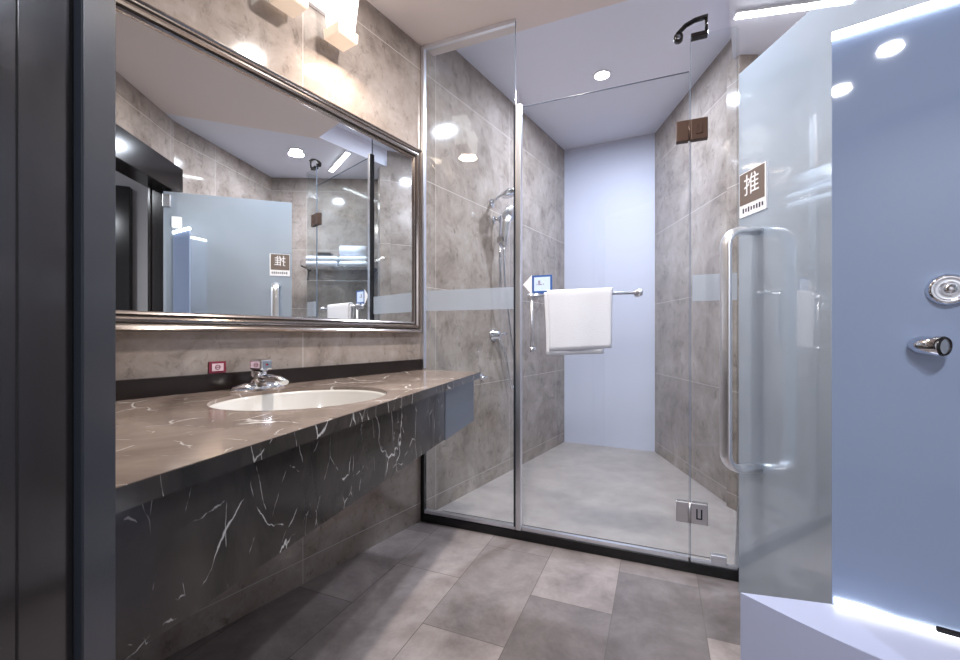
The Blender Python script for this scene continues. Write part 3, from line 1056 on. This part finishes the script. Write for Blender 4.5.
SZ = 1.70
p_ = A2(0.07, 0.0)
shf = thing('towel_shelf', 'chrome towel rack with lower rail on the alcove wall', 'shelf', (p_[0], p_[1], SZ), AR)
rk = MB()
for i in range(5):
    rk.tube([(0.0, -0.03 - 0.045 * i, 0), (0.66, -0.03 - 0.045 * i, 0)], 0.006)
rk.build('rack_bars', M['chrome'], shf)
for x in (0.0, 0.66):
    b_ = MB()
    b_.tube([(x, 0.0, 0), (x, -0.23, 0)], 0.008)
    b_.tube([(x, -0.02, 0), (x, -0.05, -0.11), (x, -0.06, -0.12)], 0.007)
    b_.lathe([(0, 0), (0.022, 0), (0.022, 0.008), (0, 0.008)], origin=(x, 0, 0), axis=(0, -1, 0), seg=18)
    b_.build('bracket', M['black2'], shf)
MB().tube([(0.0, -0.06, -0.12), (0.66, -0.06, -0.12)], 0.007).build('lower_rail', M['chrome'], shf)


def folded(name, x0, x1, y0, y1, z0, z1, label, layers=2):
    b_ = MB()
    hgt = (z1 - z0) / layers
    for i in range(layers):
        b_.box(x0, y0, z0 + i * hgt + 0.001, x1, y1, z0 + (i + 1) * hgt - 0.001, hgt * 0.42)
    b_.box(x0 + 0.004, y1 - 0.03, z0 + 0.004, x1 - 0.004, y1, z1 - 0.004)
    for f in b_.bm.faces:
        f.smooth = True
    o = b_.build(name, M['towel'])
    place(o, (p_[0], p_[1], SZ), AR)
    return tag(o, label, 'towel', 'white towels on the towel rack')


folded('folded_towel', 0.03, 0.31, -0.22, -0.02, 0.007, 0.105, 'flat white folded towel on the rack, under the rolled towel')
folded('folded_towel', 0.325, 0.63, -0.22, -0.02, 0.007, 0.105, 'flat white folded towel on the rack, under the black box')
b_ = MB()
b_.tube([(0.05, -0.12, 0.163), (0.31, -0.12, 0.163)], 0.05, rads=[(0.058, 0.080)] * 2, seg=28, flat=(0, 0, 1))
o = b_.build('rolled_towel', M['towel'])
place(o, (p_[0], p_[1], SZ), AR)
tag(o, 'thick rolled white towel on top of the folded towels', 'towel', 'white towels on the towel rack')
bx_ = MB().box(0.40, -0.17, 0.1065, 0.54, -0.07, 0.145, 0.004).build('amenity_box', M['blackbox'])
place(bx_, (p_[0], p_[1], SZ), AR)
tag(bx_, 'small black box lying on the folded towel of the rack', 'box')

# ------------------------------------------------------------------ ceiling lamps


def downlight(x, y, zc, label):
    t = thing('ceiling_downlight', label, 'light', (x, y, zc), 0)
    MB().lathe([(0.058, 0.0), (0.062, -0.002), (0.060, -0.006), (0.050, -0.007), (0.046, -0.003), (0.046, 0.0)], seg=36).build('trim_ring', M['plastic'], t)
    MB().lathe([(0.046, -0.0035), (0.0, -0.0035)], seg=32).build('lens', M['lamp'], t)
    return t


downlight(0.826, 2.91, SCEIL, 'round recessed downlight shining in the shower ceiling')
downlight(1.43, 1.73, CEIL, 'round recessed downlight in the ceiling, seen in the mirror')


def strip(a, b, label):
    L_ = math.hypot(b[0] - a[0], b[1] - a[1])
    t = thing('linear_ceiling_lamp', label, 'light', (a[0], a[1], CEIL), math.atan2(b[1] - a[1], b[0] - a[0]))
    MB().box(0, -0.025, -0.014, L_, 0.025, 0.0, 0.002).build('housing', M['plastic'], t)
    MB().box(0.006, -0.019, -0.018, L_ - 0.006, 0.019, -0.013).build('diffuser', M['strip'], t)
    return t


downlight(0.067, -0.70, CEIL, 'round recessed downlight in the hall ceiling, nearer the doorway')
downlight(-0.294, -0.887, CEIL, 'round recessed downlight in the hall ceiling, farther from the doorway')
strip((1.272, 2.146), (1.78, 2.040), 'slim glowing ceiling lamp above the open frosted door')
downlight(0.10, 1.50, CEIL, 'round fill light added in the room ceiling in front of the mirror')  # unseen fixture added to go with the room fill
